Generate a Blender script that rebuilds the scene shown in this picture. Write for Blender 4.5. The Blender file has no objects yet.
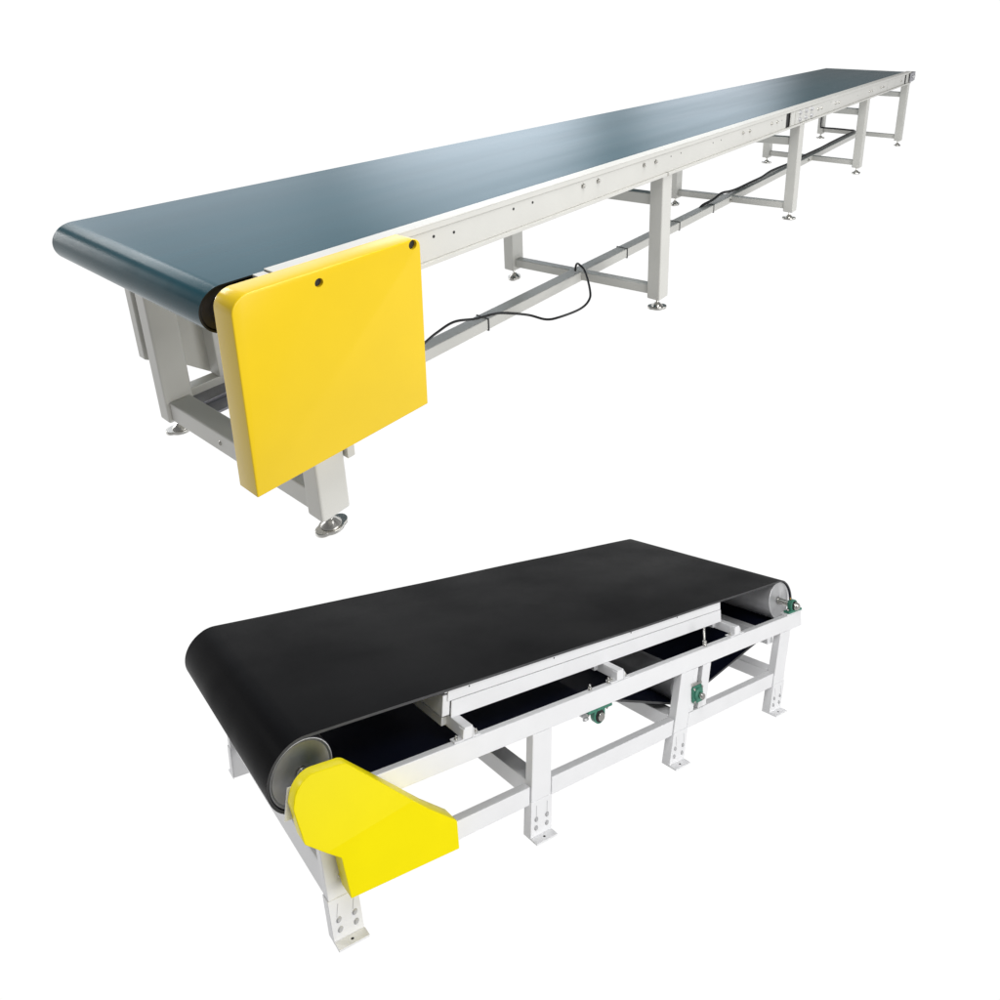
import bpy, bmesh, math, random
from mathutils import Matrix, Vector
random.seed(7)
C = bpy.context.scene.collection
PI = math.pi

# ------------------------------------------------------------------ materials
def mat(name, col, rough=.5, metal=0., spec=.5, coat=0., var=0., vscale=6., bump=0., bscale=80., rvar=0., stretch=(1,1,1), coat_rough=.1, ior=1.5):
    m = bpy.data.materials.new(name); m.use_nodes = True
    N = m.node_tree.nodes; L = m.node_tree.links; b = N['Principled BSDF']
    b.inputs['Base Color'].default_value = (*col, 1); b.inputs['Roughness'].default_value = rough
    b.inputs['Metallic'].default_value = metal; b.inputs['IOR'].default_value = ior; b.inputs['Specular IOR Level'].default_value = spec
    b.inputs['Coat Weight'].default_value = coat; b.inputs['Coat Roughness'].default_value = coat_rough
    tc = N.new('ShaderNodeTexCoord'); mp = N.new('ShaderNodeMapping'); mp.inputs['Scale'].default_value = stretch
    L.new(tc.outputs['Object'], mp.inputs['Vector'])
    def noise(sc, det=5):
        n = N.new('ShaderNodeTexNoise'); n.inputs['Scale'].default_value = sc; n.inputs['Detail'].default_value = det
        L.new(mp.outputs['Vector'], n.inputs['Vector']); return n
    if var:
        n = noise(vscale); r = N.new('ShaderNodeMapRange')
        r.inputs['From Min'].default_value = .3; r.inputs['From Max'].default_value = .7
        r.inputs['To Min'].default_value = 1 - var; r.inputs['To Max'].default_value = 1 + var
        L.new(n.outputs['Fac'], r.inputs['Value'])
        mx = N.new('ShaderNodeVectorMath'); mx.operation = 'SCALE'; mx.inputs[0].default_value = col
        L.new(r.outputs[0], mx.inputs['Scale']); L.new(mx.outputs[0], b.inputs['Base Color'])
    if rvar:
        n = noise(vscale * .7, 6); r = N.new('ShaderNodeMapRange')
        r.inputs['From Min'].default_value = .3; r.inputs['From Max'].default_value = .7
        r.inputs['To Min'].default_value = rough - rvar; r.inputs['To Max'].default_value = rough + rvar
        L.new(n.outputs['Fac'], r.inputs['Value']); L.new(r.outputs[0], b.inputs['Roughness'])
    if bump:
        n = noise(bscale, 3); bp = N.new('ShaderNodeBump'); bp.inputs['Strength'].default_value = bump; bp.inputs['Distance'].default_value = .002
        L.new(n.outputs['Fac'], bp.inputs['Height']); L.new(bp.outputs[0], b.inputs['Normal'])
    return m

M = dict(
    frame_a=mat('cream_powder_coat', (.60, .595, .56), .38, spec=.5, var=.03, vscale=5, bump=.12, bscale=300),
    frame_b=mat('white_paint', (.88, .88, .89), .42, spec=.45, var=.02, vscale=7, bump=.15, bscale=250),
    belt_a=mat('teal_belt', (.0024, .054, .076), .24, spec=.5, ior=1.21, var=.08, vscale=2.5, rvar=.02, bump=.03, bscale=60, stretch=(.25, 4, 1)),
    belt_b=mat('black_rubber', (.0020, .0020, .0026), .36, spec=.5, ior=1.06, var=.12, vscale=2.2, rvar=.08, bump=.2, bscale=350),
    belt_back=mat('navy_fabric_backing', (.006, .008, .022), .55, spec=.3, ior=1.25, var=.15, vscale=8, bump=.2, bscale=400),
    belt_edge=mat('belt_edge', (.06, .06, .063), .6, var=.2, vscale=30),
    yel_a=mat('amber_paint', (.76, .525, .008), .20, spec=.5, ior=1.38, coat=.04, var=.035, vscale=4, bump=.06, bscale=60),
    yel_b=mat('lemon_paint', (.98, .83, .0005), .34, spec=.5, ior=1.2, coat=.0, var=.02, vscale=5, bump=.05, bscale=90),
    steel=mat('turned_steel', (.62, .62, .63), .33, .55, var=.12, vscale=9, rvar=.05, bump=.02, bscale=120),
    steel_dark=mat('dark_drum_steel', (.34, .34, .35), .38, .9, var=.15, vscale=9, rvar=.06),  # darker steel tone for the head drum
    chrome=mat('bright_steel', (.62, .61, .58), .25, 1., var=.1, vscale=40),
    roller_dark=mat('dark_roller_face', (.035, .032, .034), .45, .3, var=.25, vscale=25, rvar=.1),
    belt_seam=mat('seam_grey', (.50, .50, .51), .45, var=.1),
    dark=mat('black_parts_hole_shade', (.012, .012, .012), .6, var=.3, vscale=30),  # for black parts; also paints the shade inside holes and slots
    green=mat('green_cast_iron', (.05, .22, .15), .42, var=.25, vscale=60, bump=.3, bscale=200),
    brass=mat('brass_nipple', (.55, .3, .06), .35, 1., var=.1, vscale=60),
    cable=mat('black_cable', (.010, .010, .011), .4, var=.2, vscale=60),
    alu=mat('aluminium_tray', (.30, .30, .33), .4, .8, var=.12, vscale=30, rvar=.08),
)

for _st in (M['steel'].node_tree, M['steel_dark'].node_tree):
  _st.nodes['Principled BSDF'].inputs['Anisotropic'].default_value = .75
  _tn = _st.nodes.new('ShaderNodeTangent'); _tn.direction_type = 'RADIAL'; _tn.axis = 'Y'; _st.links.new(_tn.outputs[0], _st.nodes['Principled BSDF'].inputs['Tangent'])
# _tn = _st.nodes.new('ShaderNodeTangent'); _tn.direction_type = 'RADIAL'; _tn.axis = 'Y'

# ------------------------------------------------------------------ mesh helpers
class MB:
    def __init__(s): s.bm = bmesh.new(); s.mi = 0; s.smooth = False
    def f(s, vs, smooth=None):
        try: fc = s.bm.faces.new(vs)
        except ValueError: return
        fc.material_index = s.mi; fc.smooth = s.smooth if smooth is None else smooth
    def v(s, p): return s.bm.verts.new(p)
    def box(s, x0, x1, y0, y1, z0, z1, lean=0., twist=0.):
        P = [s.v((x + lean * z + twist * y, y, z)) for z in (z0, z1) for x, y in ((x0, y0), (x1, y0), (x1, y1), (x0, y1))]
        for q in ((3, 2, 1, 0), (4, 5, 6, 7), (0, 1, 5, 4), (1, 2, 6, 5), (2, 3, 7, 6), (3, 0, 4, 7)): s.f([P[i] for i in q], False)
        return s
    def prism(s, pts, a0, a1, axis='y'):
        # pts: outline (u,w); axis y -> (u, a, w); axis x -> (a, u, w); axis z -> (u, w, a)
        g = {'y': lambda u, w, a: (u, a, w), 'x': lambda u, w, a: (a, u, w), 'z': lambda u, w, a: (u, w, a)}[axis]
        A = [s.v(g(u, w, a0)) for u, w in pts]; B = [s.v(g(u, w, a1)) for u, w in pts]; n = len(pts)
        s.f(A[::-1], False); s.f(B, False)
        for i in range(n): s.f([A[i], A[(i + 1) % n], B[(i + 1) % n], B[i]])
        return s
    def lathe(s, prof, c, axis='y', n=32, close=False):
        # prof: (along, radius) list, revolved about the axis through c
        rings = []
        for a, r in prof:
            ring = []
            for k in range(n):
                t = 2 * PI * k / n; u, w = r * math.cos(t), r * math.sin(t)
                d = {'y': (u, a, w), 'x': (a, u, w), 'z': (u, w, a)}[axis]
                ring.append(s.v((c[0] + d[0], c[1] + d[1], c[2] + d[2])))
            rings.append(ring)
        for i in range(len(rings) - 1):
            A, B = rings[i], rings[i + 1]
            flat = abs(prof[i][0] - prof[i + 1][0]) < 1e-6
            for k in range(n): s.f([A[k], A[(k + 1) % n], B[(k + 1) % n], B[k]], not flat)
        s.f(rings[0][::-1], False); s.f(rings[-1], False)
        return s
    def cyl(s, c, r, a0, a1, axis='y', n=24): return s.lathe([(a0, r), (a1, r)], c, axis, n)
    def tube(s, pts, r, n=10, rad=None):
        pts = [Vector(p) for p in pts]; rings = []; up = Vector((0, 0, 1))
        for i, p in enumerate(pts):
            d = (pts[min(i + 1, len(pts) - 1)] - pts[max(i - 1, 0)]).normalized()
            a = d.cross(up)
            if a.length < 1e-3: a = d.cross(Vector((0, 1, 0)))
            a.normalize(); b = a.cross(d)
            rings.append([s.v(p + (a * math.cos(2 * PI * k / n) + b * math.sin(2 * PI * k / n)) * r) for k in range(n)])
        for A, B in zip(rings, rings[1:]):
            for k in range(n): s.f([A[k], A[(k + 1) % n], B[(k + 1) % n], B[k]], True)
        s.f(rings[0][::-1], False); s.f(rings[-1], False)
        return s
    def build(s, name, mats, parent=None, bevel=0., seg=2, loc=None):
        bmesh.ops.recalc_face_normals(s.bm, faces=s.bm.faces)
        me = bpy.data.meshes.new(name); s.bm.to_mesh(me); s.bm.free()
        for m in (mats if isinstance(mats, (list, tuple)) else [mats]): me.materials.append(M[m])
        o = bpy.data.objects.new(name, me); C.objects.link(o)
        if parent: o.parent = parent
        if loc: o.location = loc
        if bevel:
            md = o.modifiers.new('bevel', 'BEVEL'); md.width = bevel; md.segments = seg; md.limit_method = 'ANGLE'; md.angle_limit = math.radians(40)
            md.harden_normals = False
        return o

def spline(pts, k=8):
    P = [Vector(p) for p in pts]; P = [P[0] * 2 - P[1]] + P + [P[-1] * 2 - P[-2]]; out = []
    for i in range(1, len(P) - 2):
        for j in range(k):
            t = j / k; a, b, c, d = P[i - 1], P[i], P[i + 1], P[i + 2]
            out.append(.5 * ((2 * b) + (-a + c) * t + (2 * a - 5 * b + 4 * c - d) * t * t + (-a + 3 * b - 3 * c + d) * t ** 3))
    out.append(P[-2]); return out

def copy_mesh(o, parent, loc=None):
    c = o.copy(); C.objects.link(c); c.parent = parent
    if loc: c.location = loc
    return c

def thing(name, label, cat, mw=None):
    o = bpy.data.objects.new(name, None); C.objects.link(o); o['label'] = label; o['category'] = cat
    o.empty_display_size = .2
    if mw: o.matrix_world = mw
    return o

# hexagonal bolt head on a washer, facing -Y
def hexbolt(r, parent, locs, name='bolt', m='chrome'):
    b = MB(); b.cyl((0, 0, 0), r * 1.25, 0, -.002, n=18)
    b.prism([(r * math.cos(PI / 3 * k), r * math.sin(PI / 3 * k)) for k in range(6)], -.002, -.002 - r * .65)
    b.cyl((0, 0, 0), r * .45, -.002 - r * .65, -.002 - r * .95, n=12)
    o = b.build(name, m, parent, loc=locs[0])
    for l in locs[1:]: copy_mesh(o, parent, l)
    return o
def holes(r, parent, locs, name='drilled_hole'):
    b = MB(); b.lathe([(.004, r), (-.0006, r), (-.0006, r * .99)], (0, 0, 0), n=16)
    o = b.build(name, 'dark', parent, loc=locs[0])
    for l in locs[1:]: copy_mesh(o, parent, l)

# endless belt: list of (x,z,nx,nz) along the loop, thickness t inward
def belt_mesh(loop, y0, y1, t, ny=1, wob=None):
    b = MB(); n = len(loop); outs = []; ins = []
    for (x, z, nx, nz) in loop:
        ro, ri = [], []
        for j in range(ny + 1):
            y = y0 + (y1 - y0) * j / ny
            w = wob(x, y, z, nz) if wob else 0
            ro.append(b.v((x + nx * w, y, z + nz * w))); ri.append(b.v((x - nx * (t - w), y, z - nz * (t - w))))
        outs.append(ro); ins.append(ri)
    for i in range(n):
        k = (i + 1) % n
        for j in range(ny):
            b.mi = 0
            b.f([outs[i][j], outs[k][j], outs[k][j + 1], outs[i][j + 1]], True)
            b.mi = 2
            b.f([ins[i][j], ins[i][j + 1], ins[k][j + 1], ins[k][j]], True)
    b.mi = 1
    # edges as separate faces so the corner stays crisp
    for side in (0, ny):
        E = [(b.v(outs[i][side].co), b.v(ins[i][side].co)) for i in range(n)]
        for i in range(n):
            k = (i + 1) % n; b.f([E[i][0], E[i][1], E[k][1], E[k][0]], False)
    return b

def loop_from_circles(circs, seglen=.1):
    # circs: (cx, cz, r, sign) visited counter-clockwise seen from -Y (x right, z up); sign +1 belt outside turning ccw, -1 wrapped the other way
    T = []
    n = len(circs)
    for i in range(n):
        c1 = circs[i]; c2 = circs[(i + 1) % n]
        d = Vector((c2[0] - c1[0], c2[1] - c1[1])); D = d.length; u = d / D
        # travel direction with belt outer side to the right: offset normal nr
        s1, s2 = c1[2] * c1[3], c2[2] * c2[3]
        k = (s1 - s2) / D; h = math.sqrt(max(0, 1 - k * k))
        right = Vector((u.y, -u.x))
        nr = right * h + u * k
        T.append((Vector(c1[:2]) + nr * s1, Vector(c2[:2]) + nr * s2, nr))
    pts = []
    for i in range(n):
        a, bq, nr = T[i]
        L = (bq - a).length; m = max(1, int(L / seglen))
        for j in range(m + 1):
            p = a.lerp(bq, j / m); pts.append((p.x, p.y, nr.x, nr.y))
        # arc about next circle
        c = circs[(i + 1) % n]; nr2 = T[(i + 1) % n][2]; sg = c[3]
        a0 = math.atan2(nr.y, nr.x); a1 = math.atan2(nr2.y, nr2.x)
        da = a1 - a0
        if sg > 0:
            while da < 0: da += 2 * PI
        else:
            while da > 0: da -= 2 * PI
        m = max(2, int(abs(da) / math.radians(6)))
        for j in range(1, m):
            t = a0 + da * j / m; nx, nz = math.cos(t), math.sin(t)
            pts.append((c[0] + nx * c[2] * sg, c[1] + nz * c[2] * sg, nx, nz))
    return pts

# =================================================================== LONG TEAL CONVEYOR
W = .889
A = thing('belt_conveyor', 'very long conveyor with teal belt, cream legs on levelling feet and square amber end guard', 'conveyor')
HA, RA, LA = .75, .056, 7.05
lp = loop_from_circles([(RA, HA - RA, RA, 1), (LA - RA, HA - RA, RA, 1)], .15)
belt_mesh(lp, .047, W - .040, .004, ny=6).build('belt', ['belt_a', 'dark', 'dark'], A)
# slider deck under the belt
MB().box(.16, LA - .12, .05, W - .05, HA - .03, HA - .0045).build('slider_deck', 'frame_a', A)

def roller_part(parent, cx, cz, r, y0, y1, shaft_r, s0, s1, m='roller_dark', n=48, ms='chrome'):
    b = MB(); ch = r * .06
    b.lathe([(y0 + .004, shaft_r * .98), (y0 + .004, r * .62), (y0, r * .66), (y0, r - ch), (y0 + ch, r), (y1 - ch, r), (y1, r - ch), (y1, r * .66), (y1 - .004, r * .62), (y1 - .004, shaft_r * .98)], (cx, 0, cz), n=n)
    o = b.build('roller', m, parent)
    MB().lathe([(s0, shaft_r * .9), (s0 + .002, shaft_r), (s1 - .002, shaft_r), (s1, shaft_r * .9)], (cx, 0, cz), n=20).build('shaft', ms, o)
    return o
roller_part(A, RA, HA - RA, RA - .0045, .05, W - .05, .013, -.012, W + .012)
roller_part(A, LA - RA, HA - RA, RA - .0045, .05, W - .05, .013, .004, W - .004)

# side rails: C profile with top and bottom lips, open slots at the joints
def rail(side):
    g = (lambda y: y) if side == 0 else (lambda y: W - .034 - y)
    b = MB()
    def bx(x0, x1, y0, y1, z0, z1):
        a, c = sorted((g(y0), g(y1))); b.box(x0, x1, a, c, z0, z1)
    XE = 6.98
    if side == 0: bx(.15, XE, -.0035, .042, .7545, .7585)   # top flange
    else: bx(.15, XE, -.0035, .042, .7400, .7435)
    if side == 0:
        bx(.15, XE, -.0035, .000, .7385, .7545)            # turned down band
        bx(.15, XE, .0002, .0035, .7372, .7545)
    for x0, x1 in ((.15, 3.412), (3.487, 6.715), (6.79, XE)): bx(x0, x1, .0, .004, .6525, .737)
    bx(.15, XE, -.0105, .004, .640, .6522)                 # bottom lip
    bx(.15, XE, .0042, .038, .640, .6435)
    return b.build('side_rail', 'frame_a', A, bevel=.0012, seg=2)
r0 = rail(0); r1 = rail(1)
for x0, x1 in ((3.405, 3.495), (6.708, 6.797)): MB().box(x0, x1, .008, .014, .648, .7365).build('slot_shade_strip', 'dark', r0)  # dark strips set behind the open slots to paint the shade inside them
# joint plate after the first slot
MB().box(3.495, 3.545, -.0022, -.0002, .656, .734).box(3.57, 4.0, -.003, -.0002, .656, .734).build('joint_plate', 'frame_a', r0, bevel=.0008)
MB().box(6.0, 6.02, -.001, -.0002, .656, .734).build('rail_seam', 'frame_a', r0)
hexbolt(.0085, r0, [(x, -.0002, z) for x, z in ((1.327, .717), (1.422, .717), (1.753, .718), (1.848, .716), (2.763, .712), (2.853, .710), (3.171, .710), (3.26, .708), (4.417, .699), (4.501, .698), (5.369, .699), (5.449, .697), (5.756, .699), (5.846, .697), (6.552, .694))])
hexbolt(.013, r0, [(x, -.003, z) for x in (3.645, 3.758, 3.868) for z in (.719, .677)], name='joint_bolt', m='steel')
hexbolt(.009, r0, [(4.016, -.0002, .701), (4.094, -.0002, .7)], name='bolt')
holes(.0045, r0, [(.617, 0, .717), (.693, 0, .7095), (.951, 0, .719), (1.045, 0, .719)])
holes(.0032, r0, [(1.981, 0, .717), (2.073, 0, .717), (2.401, 0, .714), (2.492, 0, .714), (3.338, 0, .708), (4.3, 0, .72), (.655, 0, .742), (1.0, 0, .744), (5.0, 0, .70)])
# take-up end plate
t = MB(); t.box(6.90, 7.10, -.012, -.0108, .655, .742); t.box(6.99, 7.16, -.010, .03, .66, .745)
tk = t.build('takeup_bracket', 'alu', A, bevel=.002)
t = MB(); t.box(7.0, 7.15, -.016, -.0122, .69, .712); t.cyl((7.05, -.0102, .70), .016, 0, -.012); t.cyl((7.19, .01, .70), .007, -.09, .05, 'x', 12)
t.build('tension_screw', 'steel', tk)
t = MB(); t.box(6.99, 7.16, W - .06, W - .033, .66, .738); t.build('takeup_bracket', 'alu', A, bevel=.002)
# bearing block between drive roller and rail
bb = MB(); bb.box(.085, .146, .006, .046, .655, .742); bb.cyl((.056, 0, HA - RA), .03, .004, .035); bb.build('roller_bearing', 'dark', A, bevel=.003)
bb = MB(); bb.box(.085, .146, W - .046, W - .006, .655, .742); bb.cyl((.056, 0, HA - RA), .03, W - .035, W - .004); bb.build('roller_bearing', 'dark', A, bevel=.003)
bb = MB(); bb.box(.122, .149, -.002, .04, .715, .7535); bb.build('rail_end_cap', 'frame_a', A, bevel=.001)

# legs
def foot_mesh(n=28, R=.033, ears=True):
    b = MB()
    b.smooth = True
    # oval base with two drilled ears
    pts = []
    for k in range(n * 2):
        t = 2 * PI * k / (n * 2)
        rr = R * (1 + (.36 * max(0, abs(math.cos(t)) - .72) / .28 if ears else 0))
        pts.append((rr * math.cos(t), rr * math.sin(t)))
    b.prism(pts, 0, .011, 'z')
    b.lathe([(.011, R * .84), (.014, R * .80), (.022, R * .5), (.027, R * .38), (.030, R * .22), (.032, .0065), (.05, .0065)], (0, 0, 0), 'z', 32)
    b.prism([(.012 * math.cos(PI / 3 * k), .012 * math.sin(PI / 3 * k)) for k in range(6)], .046, .055, 'z')
    return b
FT = None
def legA(X, far, ztop=.640, hw=.0415, zb=.055):
    global FT
    y0, y1 = (.0005, .066) if not far else (W - .096, W - .0345)
    b = MB().box(X - hw, X + hw, y0, y1, zb, ztop)
    o = b.build('leg', 'frame_a', A, bevel=.006, seg=3)
    if FT is None: FT = foot_mesh().build('levelling_foot', 'chrome', o, loc=(X, (y0 + y1) / 2, 0), bevel=.0015)
    else:
        f = copy_mesh(FT, o, (X, (y0 + y1) / 2, 0)); f.rotation_euler = (0, 0, random.uniform(-1.2, 1.2))
    if not far:
        hexbolt(.008, o, [(X - .02, -.006, .646), (X + .02, -.006, .646)][:1], name='flange_bolt')
    return o
XS = [(.2225, .2105), (1.9625, 1.862), (3.73, 3.60), (5.378, 5.36), (6.97, 6.95)]
for i, (xn, xf) in enumerate(XS):
    if i == 3: xn += .012
    legA(xn, False); legA(xf, True)
    tw = (xf - xn) / (W - .1)
    def cross(z0, z1, hw=.025, name='crossbar', mat_='frame_a', off=0):
        b = MB().box(xn - hw + off, xn + hw + off, .0665, W - .0965, z0, z1, twist=tw if i else tw)
        return b.build(name, mat_, A, bevel=.004, seg=2)
    if i == 0:
        cross(.062, .128, .032)
    else:
        cross(.500, .551, .025); cross(.074, .116, .024)
# front frame: short stretchers, far post, inner tray
MB().box(.256, .50, .827, .877, .086, .128).build('stretcher', 'frame_a', A, bevel=.004)
MB().box(.352, .43, .815, .880, .1285, .639).build('post', 'frame_a', A, bevel=.004)
MB().prism([(.17, .255), (.285, .185), (.362, .122), (.367, .639), (.17, .639)], .8855, .925).build('far_guard_panel', 'frame_a', A, bevel=.003)
tr = MB(); tr.box(.256, .60, .655, .824, .098, .101); tr.box(.256, .60, .735, .742, .1012, .112); tr.box(.256, .60, .655, .659, .1012, .107)
tr.build('inner_tray', 'alu', A, bevel=.001)
MB().box(.268, .290, -.010, .03, .205, .30).build('guard_tab', 'frame_a', A, bevel=.002)
hexbolt(.008, A, [(.188, .50, .095)], name='bar_bolt')
# upper front cross tie
MB().box(.20, .25, .0665, W - .0965, .56, .61).build('crossbar', 'frame_a', A, bevel=.004)
# central beam, in lengths between the leg frames
BY0, BY1 = .412, .474
edges = [.256, 1.886, 3.705, 5.34, 6.935]
for (a, c) in zip(edges, edges[1:]):
    MB().box(a + .001, c - (.001 if c < 6.9 else 0) - .0, BY0, BY1, .070, .118).build('centre_beam', 'frame_a', A, bevel=.004)
hexbolt(.012, A, [(3.62, BY0, .092), (5.26, BY0, .092)], name='beam_bolt')
# guards
def rounded(pts):  # pts: (x, z, r)
    out = []; n = len(pts)
    for i, (x, z, r) in enumerate(pts):
        p = Vector((x, z)); a = Vector(pts[i - 1][:2]); c = Vector(pts[(i + 1) % n][:2])
        if r <= 0: out.append((x, z)); continue
        u = (a - p).normalized(); v = (c - p).normalized(); ang = u.angle(v); d = r / math.tan(ang / 2)
        s_, e_ = p + u * d, p + v * d; ctr = p + (u + v).normalized() * (r / math.sin(ang / 2))
        a0 = math.atan2(s_.y - ctr.y, s_.x - ctr.x); a1 = math.atan2(e_.y - ctr.y, e_.x - ctr.x); da = (a1 - a0 + PI) % (2 * PI) - PI
        for k in range(9): t = a0 + da * k / 8; out.append((ctr.x + r * math.cos(t), ctr.y + r * math.sin(t)))
    return out
def cut(o, cutters):
    dg = bpy.context.evaluated_depsgraph_get()
    for (c, r, a0, a1) in cutters:
        k = MB().cyl(c, r, a0, a1, n=28).build('cutter', 'dark')
        md = o.modifiers.new('cut', 'BOOLEAN'); md.operation = 'DIFFERENCE'; md.object = k; md.solver = 'EXACT'
        bpy.context.view_layer.update(); dg = bpy.context.evaluated_depsgraph_get()
        me = bpy.data.meshes.new_from_object(o.evaluated_get(dg)); o.modifiers.clear(); o.data = me
        bpy.data.objects.remove(k)
gb = MB(); gb.smooth = True
gb.prism(rounded([(-.006, .300, .003), (.480, .288, .003), (.497, .763, .022), (.006, .766, .040)]), -.085, -.0115)
ga = gb.build('end_guard', 'yel_a', A, bevel=.0075, seg=4)
cut(ga, [((.203, 0, .736), .0105, -.13, -.070), ((.472, 0, .750), .0125, -.13, -.070)])
for p in ga.data.polygons: p.use_smooth = True
ga.data.set_sharp_from_angle(angle=math.radians(50)) if hasattr(ga.data, 'set_sharp_from_angle') else None
MB().cyl((.203, 0, .736), .0102, -.0755, -.0702, n=24).build('hole_shade_disc', 'dark', ga)  # dark discs painted in for the shade inside the guard holes
MB().cyl((.472, 0, .750), .0122, -.0755, -.0702, n=24).build('hole_shade_disc', 'dark', ga)

# cable ties round the beam
tie = MB()
for (a, b_) in (((BY0 - .003, .068), (BY0 - .0005, .1205)), ((BY1 + .0005, .068), (BY1 + .003, .1205)), ((BY0 - .003, .1185), (BY1 + .003, .1205)), ((BY0 - .003, .066), (BY1 + .003, .068))):
    tie.box(-.003, .003, a[0], b_[0], a[1], b_[1])
T0 = None
for i, x in enumerate((1.235, 2.30, 2.89, 3.36)):
    if T0 is None: T0 = tie.build('cable_tie', 'cable', A, loc=(x, 0, 0))
    else: copy_mesh(T0, A, (x, 0, 0))

def tagc(o, label, cat, group=None):
    o['label'] = label; o['category'] = cat
    if group: o['group'] = group
cab = [(.30, .44, .126), (.60, .44, .127), (.85, .43, .128), (.955, .413, .165), (1.048, .41, .178), (1.165, .412, .146), (1.257, .41, .131)] + [(1.329, 0.41, 0.11), (1.435, 0.37, 0.072), (1.483, 0.31, 0.049), (1.517, 0.26, 0.061), (1.609, 0.22, 0.075), (1.677, 0.22, 0.093), (1.727, 0.25, 0.117), (1.829, 0.35, 0.15), (1.848, 0.40, 0.172)] + [(1.862, .425, .160), (1.872, .44, .122)]
tagc(MB().tube(spline(cab, 10), .0052, 10).build('power_cable', 'cable'), 'thin black cable on the centre beam, hanging in a loose loop beside the yellow guard', 'cable')
cab = [(3.24, .462, .105), (3.30, .46, .1255), (3.42, .45, .134), (3.55, .448, .152), (3.70, .45, .135), (3.83, .45, .1275), (4.05, .446, .129), (4.25, .44, .131), (4.444, .45, .137), (4.65, .455, .131), (4.9, .444, .129), (5.15, .452, .129), (5.38, .452, .1285), (5.7, .444, .13), (6.0, .45, .13), (6.5, .452, .13), (6.86, .452, .13), (6.90, .52, .128), (6.905, .66, .128), (6.90, .79, .127), (6.885, .812, .14), (6.89, .815, .25), (6.89, .815, .45), (6.90, .80, .60)]
tagc(MB().tube(spline(cab, 6), .0085, 10).build('power_cable', 'cable'), 'thick black cable along the far half of the centre beam and up the last leg', 'cable')

# =================================================================== WIDE BLACK CONVEYOR
BM = Matrix(((.898319, .173125, .403796, -.04251), (-.30041, .9127, .277005, .491149), (-.320588, -.370143, .871905, -2.085569), (0, 0, 0, 1)))
# make it exactly orthonormal
q = BM.to_quaternion(); BMW = Matrix.Translation(BM.translation) @ q.to_matrix().to_4x4()
B = thing('belt_conveyor', 'short wide conveyor with black belt, white frame on plate feet and tapered lemon yellow guard', 'conveyor', BMW)
BY, FY, HB = .12, 1.715, .7215
WF = 1.50
TH = .011
HR, TR_, SR, KR = .138, .136, .045, .090
hc = (.146, HB - HR); tc_ = (3.508, HB - .0 - TR_); sn = (1.672, .395); tk_ = (2.437, .312)
def wob(x, y, z, nz):
    if nz > .9 and z > .6:
        return .0016 * math.sin(x * 2.1 + y * 1.3) + .0010 * math.sin(x * 5.3 - y * 2.2)
    return 0
circs = [(hc[0], hc[1], HR, 1), (sn[0], sn[1], SR + TH - TH, -1), (tk_[0], tk_[1], KR + TH, 1), (tc_[0], tc_[1], TR_, 1)]
lp = loop_from_circles(circs, .06)
belt_mesh(lp, BY, FY, TH, ny=14, wob=wob).build('belt', ['belt_b', 'belt_edge', 'belt_back'], B)
def drum(c, r, y0, y1, sr, s0, s1, name='drum', dish=True, mt='steel'):
    b = MB()
    if dish: pr = [(y0 + .010, sr * .9), (y0 + .006, sr * 1.9), (y0 + .006, r * .90), (y0 + .001, r * .94), (y0, r - .002), (y0 + .003, r), (y1 - .003, r), (y1, r - .002), (y1, sr * .9)]
    else: pr = [(y0, sr * .9), (y0, r - .002), (y0 + .003, r), (y1 - .003, r), (y1, r - .002), (y1, sr * .9)]
    b.lathe(pr, (c[0], 0, c[1]), n=64); o = b.build(name, mt, B)
    s = MB(); s.lathe([(s0, sr * .8), (s0 + .003, sr), (s1 - .003, sr), (s1, sr * .8)], (c[0], 0, c[1]), n=24)
    s.lathe([(y0 - .004, sr * 1.15), (y0 + .005, sr * 1.25)], (c[0], 0, c[1]), n=24)
    s.build('shaft', 'chrome', o); return o
drum(hc, HR - TH - .0008, BY + .004, FY - .008, .017, -.06, FY + .06, 'head_drum', mt='steel_dark')
drum(tc_, TR_ - TH - .0008, BY + .012, FY - .012, .020, -.030, FY + .06, 'tail_drum')
drum(sn, SR - .0008, BY, FY - .03, .014, -.004, FY + .02, 'snub_roller', False)
drum(tk_, KR - .0008, BY + .006, FY - .02, .016, -.055, FY + .03, 'takeup_roller', False)

RZ0, RZ1 = .446, .536
def railB(y0, y1, x0, x1):
    return MB().box(x0, x1, y0, y1, RZ0, RZ1).build('side_rail', 'frame_b', B, bevel=.004, seg=3)
rn = railB(0, .040, .10, 3.572); rf = railB(WF - .052, WF, .34, 3.36)
# far outriggers carrying the drum bearings
for x in (.42, 3.22):
    MB().box(x, x + .06, WF + .001, FY + .10, RZ0 + .01, RZ1 - .01).build('outrigger', 'frame_b', B, bevel=.004)
MB().box(.05, .48, FY + .031, FY + .091, RZ1 - .0095, RZ1 + .012).build('bearing_shelf', 'frame_b', B, bevel=.003)
MB().box(3.22, 3.64, FY + .031, FY + .091, RZ1 - .0095, RZ1 + .012).build('bearing_shelf', 'frame_b', B, bevel=.003)

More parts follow.
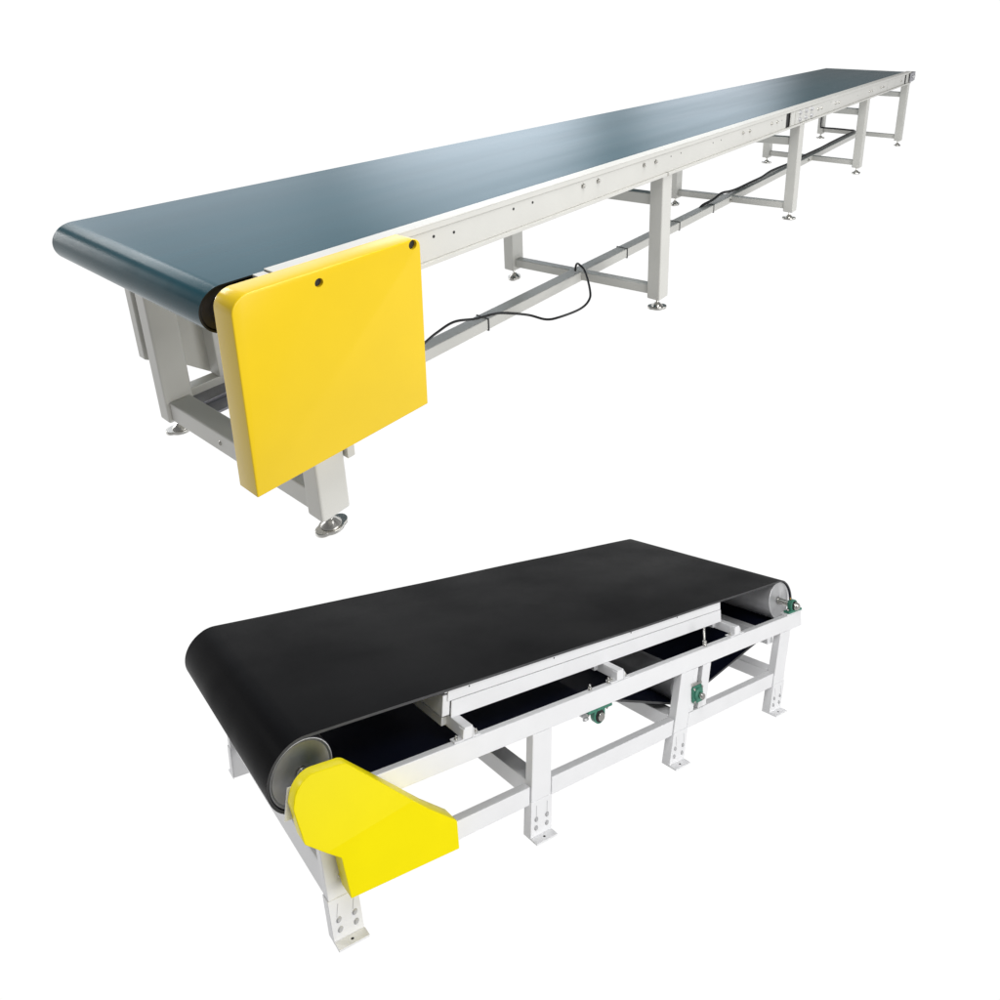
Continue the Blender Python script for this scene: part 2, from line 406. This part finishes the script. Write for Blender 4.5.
# pillow block, bearing centre at (x, z), base on base_z, facing -Y
def pillow(x, z, base_z, y0, y1, r, half, inner=.02, hang=False, parent=B):
    sg = -1 if hang else 1
    b = MB(); b.smooth = True
    up = []
    for k in range(17):
        t = PI * k / 16; up.append((x + r * math.cos(t), z + sg * r * math.sin(t)))
    b.prism(up + [(x - r * 1.02, base_z + sg * .012), (x + r * 1.02, base_z + sg * .012)], y0, y1)
    b.box(x - half, x + half, y0 - .006, y1 + .006, min(base_z, base_z + sg * .014), max(base_z, base_z + sg * .014))
    o = b.build('bearing_block', 'green', parent, bevel=.003)
    c = MB(); c.lathe([(y0 - .004, inner * .8), (y0 - .004, r * .78), (y0 + .002, r * .8)], (x, 0, z), n=28)
    c.mi = 1; c.lathe([(y0 - .018, inner * .75), (y0 - .018, inner * 1.3), (y0 - .0045, inner * 1.35)], (x, 0, z), n=28)
    c.build('bearing_insert', ['dark', 'chrome'], o)
    for sx in (-1, 1):
        s = MB(); s.lathe([(base_z + sg * .014, .010), (base_z + sg * .0239, .010), (base_z + sg * .024, .005), (base_z + sg * .032, .005)], (x + sx * half * .78, (y0 + y1) / 2, 0), 'z', 12)
        s.build('mounting_bolt', 'chrome', o)
    return o
pb = pillow(tc_[0] - .01, tc_[1], RZ1 + .012, -.002, .034, .040, .078)
g = MB(); g.lathe([(0, .004), (.006, .006), (.012, .005), (.016, .002)], (tc_[0] - .025, .02, tc_[1] + .036), 'z', 12); g.build('grease_nipple', 'brass', pb)
MB().box(3.405, 3.59, -.002, .054, RZ1 + .0005, RZ1 + .0115).build('bearing_plate', 'frame_b', rn, bevel=.002)
pillow(tc_[0], tc_[1], RZ1 + .0125, FY + .04, FY + .08, .044, .085)
pillow(hc[0] + .05, hc[1], RZ1 + .0005, .010, .046, .05, .08)
pillow(hc[0], hc[1], RZ1 + .0125, FY + .04, FY + .08, .05, .08)
sb = pillow(sn[0], sn[1] + .008, RZ0 - .001, .008, .044, .038, .085, .015, True)
MB().lathe([(0, .006), (.012, .009), (.03, .008)], (sn[0] - .105, .02, sn[1] + .012), 'x', 12).build('grease_nipple', 'steel', sb)
MB().box(hc[0] - .10, hc[0] + .02, -.0045, -.0005, .50, .615).build('end_plate', 'frame_b', rn, bevel=.001)

# cross beams on clips, carrying the slider bed
BZ = .588
for x in (.838, 1.80, 2.835):
    cb = MB().box(x, x + .045, .006, WF - .01, RZ1 + .001, BZ).build('cross_beam', 'frame_b', B, bevel=.003)
    MB().box(x - .030, x - .0005, .17, WF - .1, BZ - .042, BZ - .006).build('beam_flange', 'frame_b', cb, bevel=.002)
    for sx, x0, x1 in ((-1, x - .05, x - .0006), (1, x + .0456, x + .088)):
        c = MB(); c.box(x0, x1, .004, .05, RZ1 + .0006, RZ1 + .007)
        if sx < 0: c.box(x1 - .006, x1, .004, .05, RZ1 + .007, RZ1 + .045)
        else: c.box(x0, x0 + .006, .004, .05, RZ1 + .007, RZ1 + .040)
        k = c.build('angle_clip', 'frame_b', cb, bevel=.0015)
        xm = (x0 + x1) / 2 + sx * .006
        s = MB().cyl((xm, .027, 0), .010, RZ1 + .007, RZ1 + .014, 'z', 6).cyl((xm, .027, 0), .0055, RZ1 + .014, RZ1 + .021, 'z', 12)
        s.build('clip_bolt', 'chrome', cb)
s = MB()
for i, x in enumerate((1.617, 1.751)):
    MB().cyl((x, .028, 0), .0125, RZ1 + .0005, RZ1 + .003, 'z', 20).cyl((x, .028, 0), .010, RZ1 + .003, RZ1 + .012, 'z', 6).cyl((x, .028, 0), .0055, RZ1 + .012, RZ1 + .024, 'z', 12).build('rail_bolt', 'chrome', rn)
MB().cyl((2.556, .028, 0), .0065, RZ0 - .1, RZ1 + .105, 'z', 14).cyl((2.556, .028, 0), .014, RZ1 + .0005, RZ1 + .014, 'z', 6).cyl((2.556, .028, 0), .014, RZ1 + .016, RZ1 + .026, 'z', 6).build('threaded_rod', 'chrome', rn)

PY = .130
pl = MB(); pl.box(.815, 2.842, PY, PY + .006, .6625, HB - TH - .003); pl.box(.835, 2.842, PY - .0025, PY + .006, BZ + .0005, .6605)
bed = pl.build('bed_side_plate', 'frame_b', B, bevel=.0015)
pl = MB(); pl.box(.815, 2.842, FY - .016, FY - .010, BZ + .0005, HB - TH - .003); pl.build('bed_side_plate', 'frame_b', B, bevel=.0015)
MB().box(.80, 2.842, PY + .0065, FY - .0165, HB - TH - .012, HB - TH - .004).build('slider_bed', 'steel', B)
for x in (.812, 2.81):
    MB().box(x - .02, x + .02, PY + .0075, FY - .02, .60, .69).build('bed_tie', 'frame_b', B, bevel=.003)
s = MB()
holes(.004, bed, [(.93, PY, .700), (1.45, PY, .700), (2.02, PY, .700), (2.42, PY, .700)], 'rivet')
# feet-legs
def foot_bracket(parent, x0, x1, y0, lean, outward, mirror=False):
    b = MB(); t = .0035; e = .004
    ya, yb = (y0 - e, y0 + .075) if not mirror else (y0 - .075, y0 + e)
    zt = .155
    # U-shaped shoe round the leg
    fy = (y0 - t, y0 - .0005) if not mirror else (y0 + .0005, y0 + t)
    b.box(x0 - t, x1 + t, fy[0], fy[1], 0, zt, lean=lean)
    b.box(x0 - t, x0 - .0005, min(y0, y0 + (.056 if not mirror else -.056)), max(y0, y0 + (.056 if not mirror else -.056)), 0, zt, lean=lean)
    b.box(x1 + .0005, x1 + t, min(y0, y0 + (.056 if not mirror else -.056)), max(y0, y0 + (.056 if not mirror else -.056)), 0, zt, lean=lean)
    fl = (y0 - .055, y0 - t - .0005) if not mirror else (y0 + t + .0005, y0 + .055)
    b.box(x0 - t, x1 + t, fl[0], fl[1], 0, .007)
    o = b.build('foot_bracket', 'frame_b', parent, bevel=.0015)
    return o
def legB(x0, x1, lean, far=False, z1=RZ0 - .0005):
    y0, y1 = (.0, .056) if not far else (WF - .056, WF)
    o = MB().box(x0, x1, y0, y1, .004, z1, lean=lean).build('leg', 'frame_b', B, bevel=.004, seg=3)
    fb = foot_bracket(o, x0, x1, 0 if not far else WF, lean, 1, far)
    yy = -.0036 if not far else WF + .0036
    sgn = 1 if not far else -1
    for dx in (.028, .092):
        for z in (.042, .078):
            s = MB(); x = x0 + dx + lean * z
            s.lathe([(0, .0105), (sgn * -.0015, .0105), (sgn * -.0016, .0072), (sgn * -.006, .0068)], (x, yy - sgn * .0002, z), n=12)
            s.build('foot_bolt', 'belt_seam', o)
        x = x0 + dx + lean * .115
        if sgn > 0: MB().box(x - .0012, x + .0012, yy - .0008, yy - .0001, .09, .135).build('adjusting_slot', 'belt_seam', o)
    MB().cyl(((x0 + x1) / 2, (-.03 if not far else WF + .03), 0), .006, .0071, .0076, 'z', 14).build('anchor_hole', 'dark', o)
    return o
LG = [(.285, .400, -.26), (1.226, 1.344, .0), (2.192, 2.308, .27), (3.150, 3.268, .38)]
for x0, x1, ln in LG: legB(x0, x1, ln)
for x0, x1, ln in [(.262, .372, -.22), (1.226, 1.344, 0), (2.192, 2.308, .27), (3.15, 3.26, .25)]: legB(x0, x1, ln, True)
# slotted take-up guide beside the third leg
def guide(y0, y1):
    ln = .27
    g = MB(); g.box(2.3085, 2.345, y0, y1, .2265, RZ0 - .001, lean=ln); g.box(2.388, 2.462, y0, y1, .2265, RZ0 - .001, lean=ln)
    return g.build('takeup_guide', 'frame_b', B, bevel=.002)
tg = guide(.001, .05); guide(WF - .05, WF - .001)
s = MB(); ztk = tk_[1]
def octo(cx, cz, h, c): return [(cx - h, cz - h + c), (cx - h + c, cz - h), (cx + h - c, cz - h), (cx + h, cz - h + c), (cx + h, cz + h - c), (cx + h - c, cz + h), (cx - h + c, cz + h), (cx - h, cz + h - c)]
s.prism(octo(tk_[0], ztk, .046, .012), -.014, -.0005); s.smooth = True; s.lathe([(-.030, .026), (-.026, .034), (-.014, .037)], (tk_[0], 0, ztk), n=28)
fbk = s.build('flange_bearing', 'green', B, bevel=.002)
s = MB(); s.lathe([(-.058, .010), (-.058, .0155), (-.0305, .0165)], (tk_[0], 0, ztk), n=24); s.build('bearing_insert', 'chrome', fbk)
s = MB(); s.cyl((tk_[0] + .016, .025, 0), .009, ztk + .05, RZ0 - .002, 'z', 16); s.build('tension_screw', 'dark', tg)
for sx in (-1, 1):
    for sz in (-1, 1): MB().prism([(tk_[0] + sx * .034 + .0075 * math.cos(PI / 3 * k), ztk + sz * .034 + .0075 * math.sin(PI / 3 * k)) for k in range(6)], -.0215, -.0145).build('bearing_bolt', 'chrome', fbk)
s = MB().box(tk_[0] - .046, tk_[0] + .04, -.012, -.0006, ztk + .047, ztk + .062); s.build('tension_nut_plate', 'chrome', fbk, bevel=.002)

# stretchers between legs, near and far, and low crossbars
SZ0, SZ1 = .145, .2215
for (a, b_) in zip(LG, LG[1:]):
    zc = .18
    for yy in ((.004, .056), (WF - .056, WF - .004)):
        m = MB(); xa, xb = a[1], b_[0]
        P = [(xa + a[2] * SZ0, SZ0), (xb + b_[2] * SZ0, SZ0), (xb + b_[2] * SZ1, SZ1), (xa + a[2] * SZ1, SZ1)]
        P = [(P[0][0] + .0075, P[0][1]), (P[1][0] - .0075, P[1][1]), (P[2][0] - .0075, P[2][1]), (P[3][0] + .0075, P[3][1])]
        m.prism(P, yy[0], yy[1]); m.build('stretcher', 'frame_b', B, bevel=.004, seg=3)
for x0, x1, ln in LG:
    xm = (x0 + x1) / 2 + ln * .18
    MB().box(xm - .045, xm + .045, .0705, WF - .0705, SZ0, SZ1).build('low_crossbar', 'frame_b', B, bevel=.004, seg=3)
for x in (.30, 3.29):
    MB().box(x - .03, x + .03, .0705, WF - .0705, .37, .442).build('end_crossbar', 'frame_b', B, bevel=.004, seg=3)

# tapered guard
front = [(.058, .668, .075), (.244, .664, .06), (.415, .538, .02), (.611, .391, .02), (.748, .300, .012), (.765, .190, .003), (.291, .202, .003), (.240, .356, .012), (.097, .449, .012), (.050, .570, .02)]
gb = MB(); gb.smooth = True
gb.prism(rounded(front), -.112, -.0095)
bmesh.ops.bisect_plane(gb.bm, geom=gb.bm.verts[:] + gb.bm.edges[:] + gb.bm.faces[:], plane_co=(.4, 0, .43), plane_no=(-.15, 0, 1))
for v_ in gb.bm.verts:
    h_ = v_.co.z - .43 - .15 * (v_.co.x - .4)
    if v_.co.y < -.1 and h_ > 1e-4: v_.co.y += h_ * .16
gB = gb.build('drive_guard', 'yel_b', B, bevel=.004, seg=3)
s = MB().cyl((.262, 0, .235), .006, -.014, -.008); 
s = MB(); s.lathe([(0, .006), (-.004, .005)], (0, 0, 0), 'x', 12); s.build('guard_screw', 'chrome', gB, loc=(.268, -.03, .25))

# =================================================================== camera, light, world
sc = bpy.context.scene
cam = bpy.data.cameras.new('camera'); co = bpy.data.objects.new('camera', cam); C.objects.link(co)
co.matrix_world = Matrix(((0.574488, 0.247622, -0.780158, -0.601316), (-0.818511, 0.176024, -0.54686, -1.386781), (0.001912, 0.952732, 0.303805, 1.308306), (0, 0, 0, 1)))
cam.sensor_width = 36; cam.lens = .6805672 * 36; cam.shift_x = -.090927; cam.shift_y = -.269843
cam.clip_start = .02; cam.clip_end = 200
sc.camera = co

w = bpy.data.worlds.new('World'); sc.world = w; w.use_nodes = True
N = w.node_tree.nodes; L = w.node_tree.links; bg = N['Background']
tc = N.new('ShaderNodeTexCoord'); sp = N.new('ShaderNodeSeparateXYZ'); L.new(tc.outputs['Generated'], sp.inputs[0])
mr = N.new('ShaderNodeMapRange'); mr.inputs['From Min'].default_value = -1; mr.inputs['From Max'].default_value = 1; L.new(sp.outputs['Z'], mr.inputs['Value'])
def ramp(stops):
    cr = N.new('ShaderNodeValToRGB'); L.new(mr.outputs[0], cr.inputs[0]); E = cr.color_ramp.elements
    for k, (z, v) in enumerate(stops):
        e = E[0] if k == 0 else (E[len(E) - 1] if k == 1 else E.new((z + 1) / 2)); e.color = (v, v, v, 1)
    return cr
# studio surround: a white sweep in front, a dim room behind and overhead
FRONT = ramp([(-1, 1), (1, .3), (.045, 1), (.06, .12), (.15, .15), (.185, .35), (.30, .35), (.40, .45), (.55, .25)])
BACK = ramp([(-1, .6), (1, .2), (0, .38), (.1, .34), (.5, .2)])
dt = N.new('ShaderNodeVectorMath'); dt.operation = 'DOT_PRODUCT'; dt.inputs[1].default_value = (.62, .60, -.50)
L.new(tc.outputs['Generated'], dt.inputs[0])
m2 = N.new('ShaderNodeMapRange'); m2.inputs['From Min'].default_value = -.05; m2.inputs['From Max'].default_value = .22; L.new(dt.outputs['Value'], m2.inputs['Value'])
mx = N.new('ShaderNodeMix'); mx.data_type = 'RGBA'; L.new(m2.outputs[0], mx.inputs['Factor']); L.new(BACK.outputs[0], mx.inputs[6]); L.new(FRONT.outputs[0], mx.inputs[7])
# unseen bright spots added to the world to make sheen on the long belt
acc = mx.outputs[2]
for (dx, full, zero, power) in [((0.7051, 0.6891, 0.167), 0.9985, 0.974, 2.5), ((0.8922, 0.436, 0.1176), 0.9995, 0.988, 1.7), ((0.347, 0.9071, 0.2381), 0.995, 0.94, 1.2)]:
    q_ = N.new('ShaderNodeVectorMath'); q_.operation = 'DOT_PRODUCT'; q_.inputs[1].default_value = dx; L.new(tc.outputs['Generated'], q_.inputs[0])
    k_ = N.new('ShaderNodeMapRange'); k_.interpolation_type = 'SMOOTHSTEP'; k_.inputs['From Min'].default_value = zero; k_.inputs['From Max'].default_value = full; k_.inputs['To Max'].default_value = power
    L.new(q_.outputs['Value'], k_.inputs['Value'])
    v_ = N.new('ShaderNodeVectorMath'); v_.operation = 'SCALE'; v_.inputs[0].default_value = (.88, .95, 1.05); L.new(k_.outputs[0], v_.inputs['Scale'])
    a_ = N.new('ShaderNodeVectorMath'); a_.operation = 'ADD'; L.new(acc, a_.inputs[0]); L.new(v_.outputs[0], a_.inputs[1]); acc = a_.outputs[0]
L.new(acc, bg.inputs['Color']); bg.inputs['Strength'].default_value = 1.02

def area(name, loc, target, sx, sy, power, col=(1, 1, 1)):
    l = bpy.data.lights.new(name, 'AREA'); l.shape = 'RECTANGLE'; l.size = sx; l.size_y = sy; l.energy = power; l.color = col
    o = bpy.data.objects.new(name, l); C.objects.link(o); o.location = loc
    o.rotation_euler = (Vector(target) - Vector(loc)).to_track_quat('-Z', 'Y').to_euler(); return o
area('side_softbox', (1.6, -7.0, 1.0), (1.8, .4, -.5), 5, 3, 345)
area('overhead_softbox', (1.8, -.3, 5.0), (2.2, .4, .2), 2.0, 6.0, 310)
area('far_strip_softbox', (-1.2, 8.0, 1.0), (.3, .6, .2), .6, 1.8, 170)
area('high_strip_softbox', (.6, 8.0, 4.2), (.3, .6, .4), 3.0, .7, 70)

sc.view_settings.view_transform = 'Standard'; sc.view_settings.look = 'None'; sc.view_settings.exposure = 0; sc.view_settings.gamma = 1
sc.view_settings.use_curve_mapping = False
sc.render.engine = 'CYCLES'
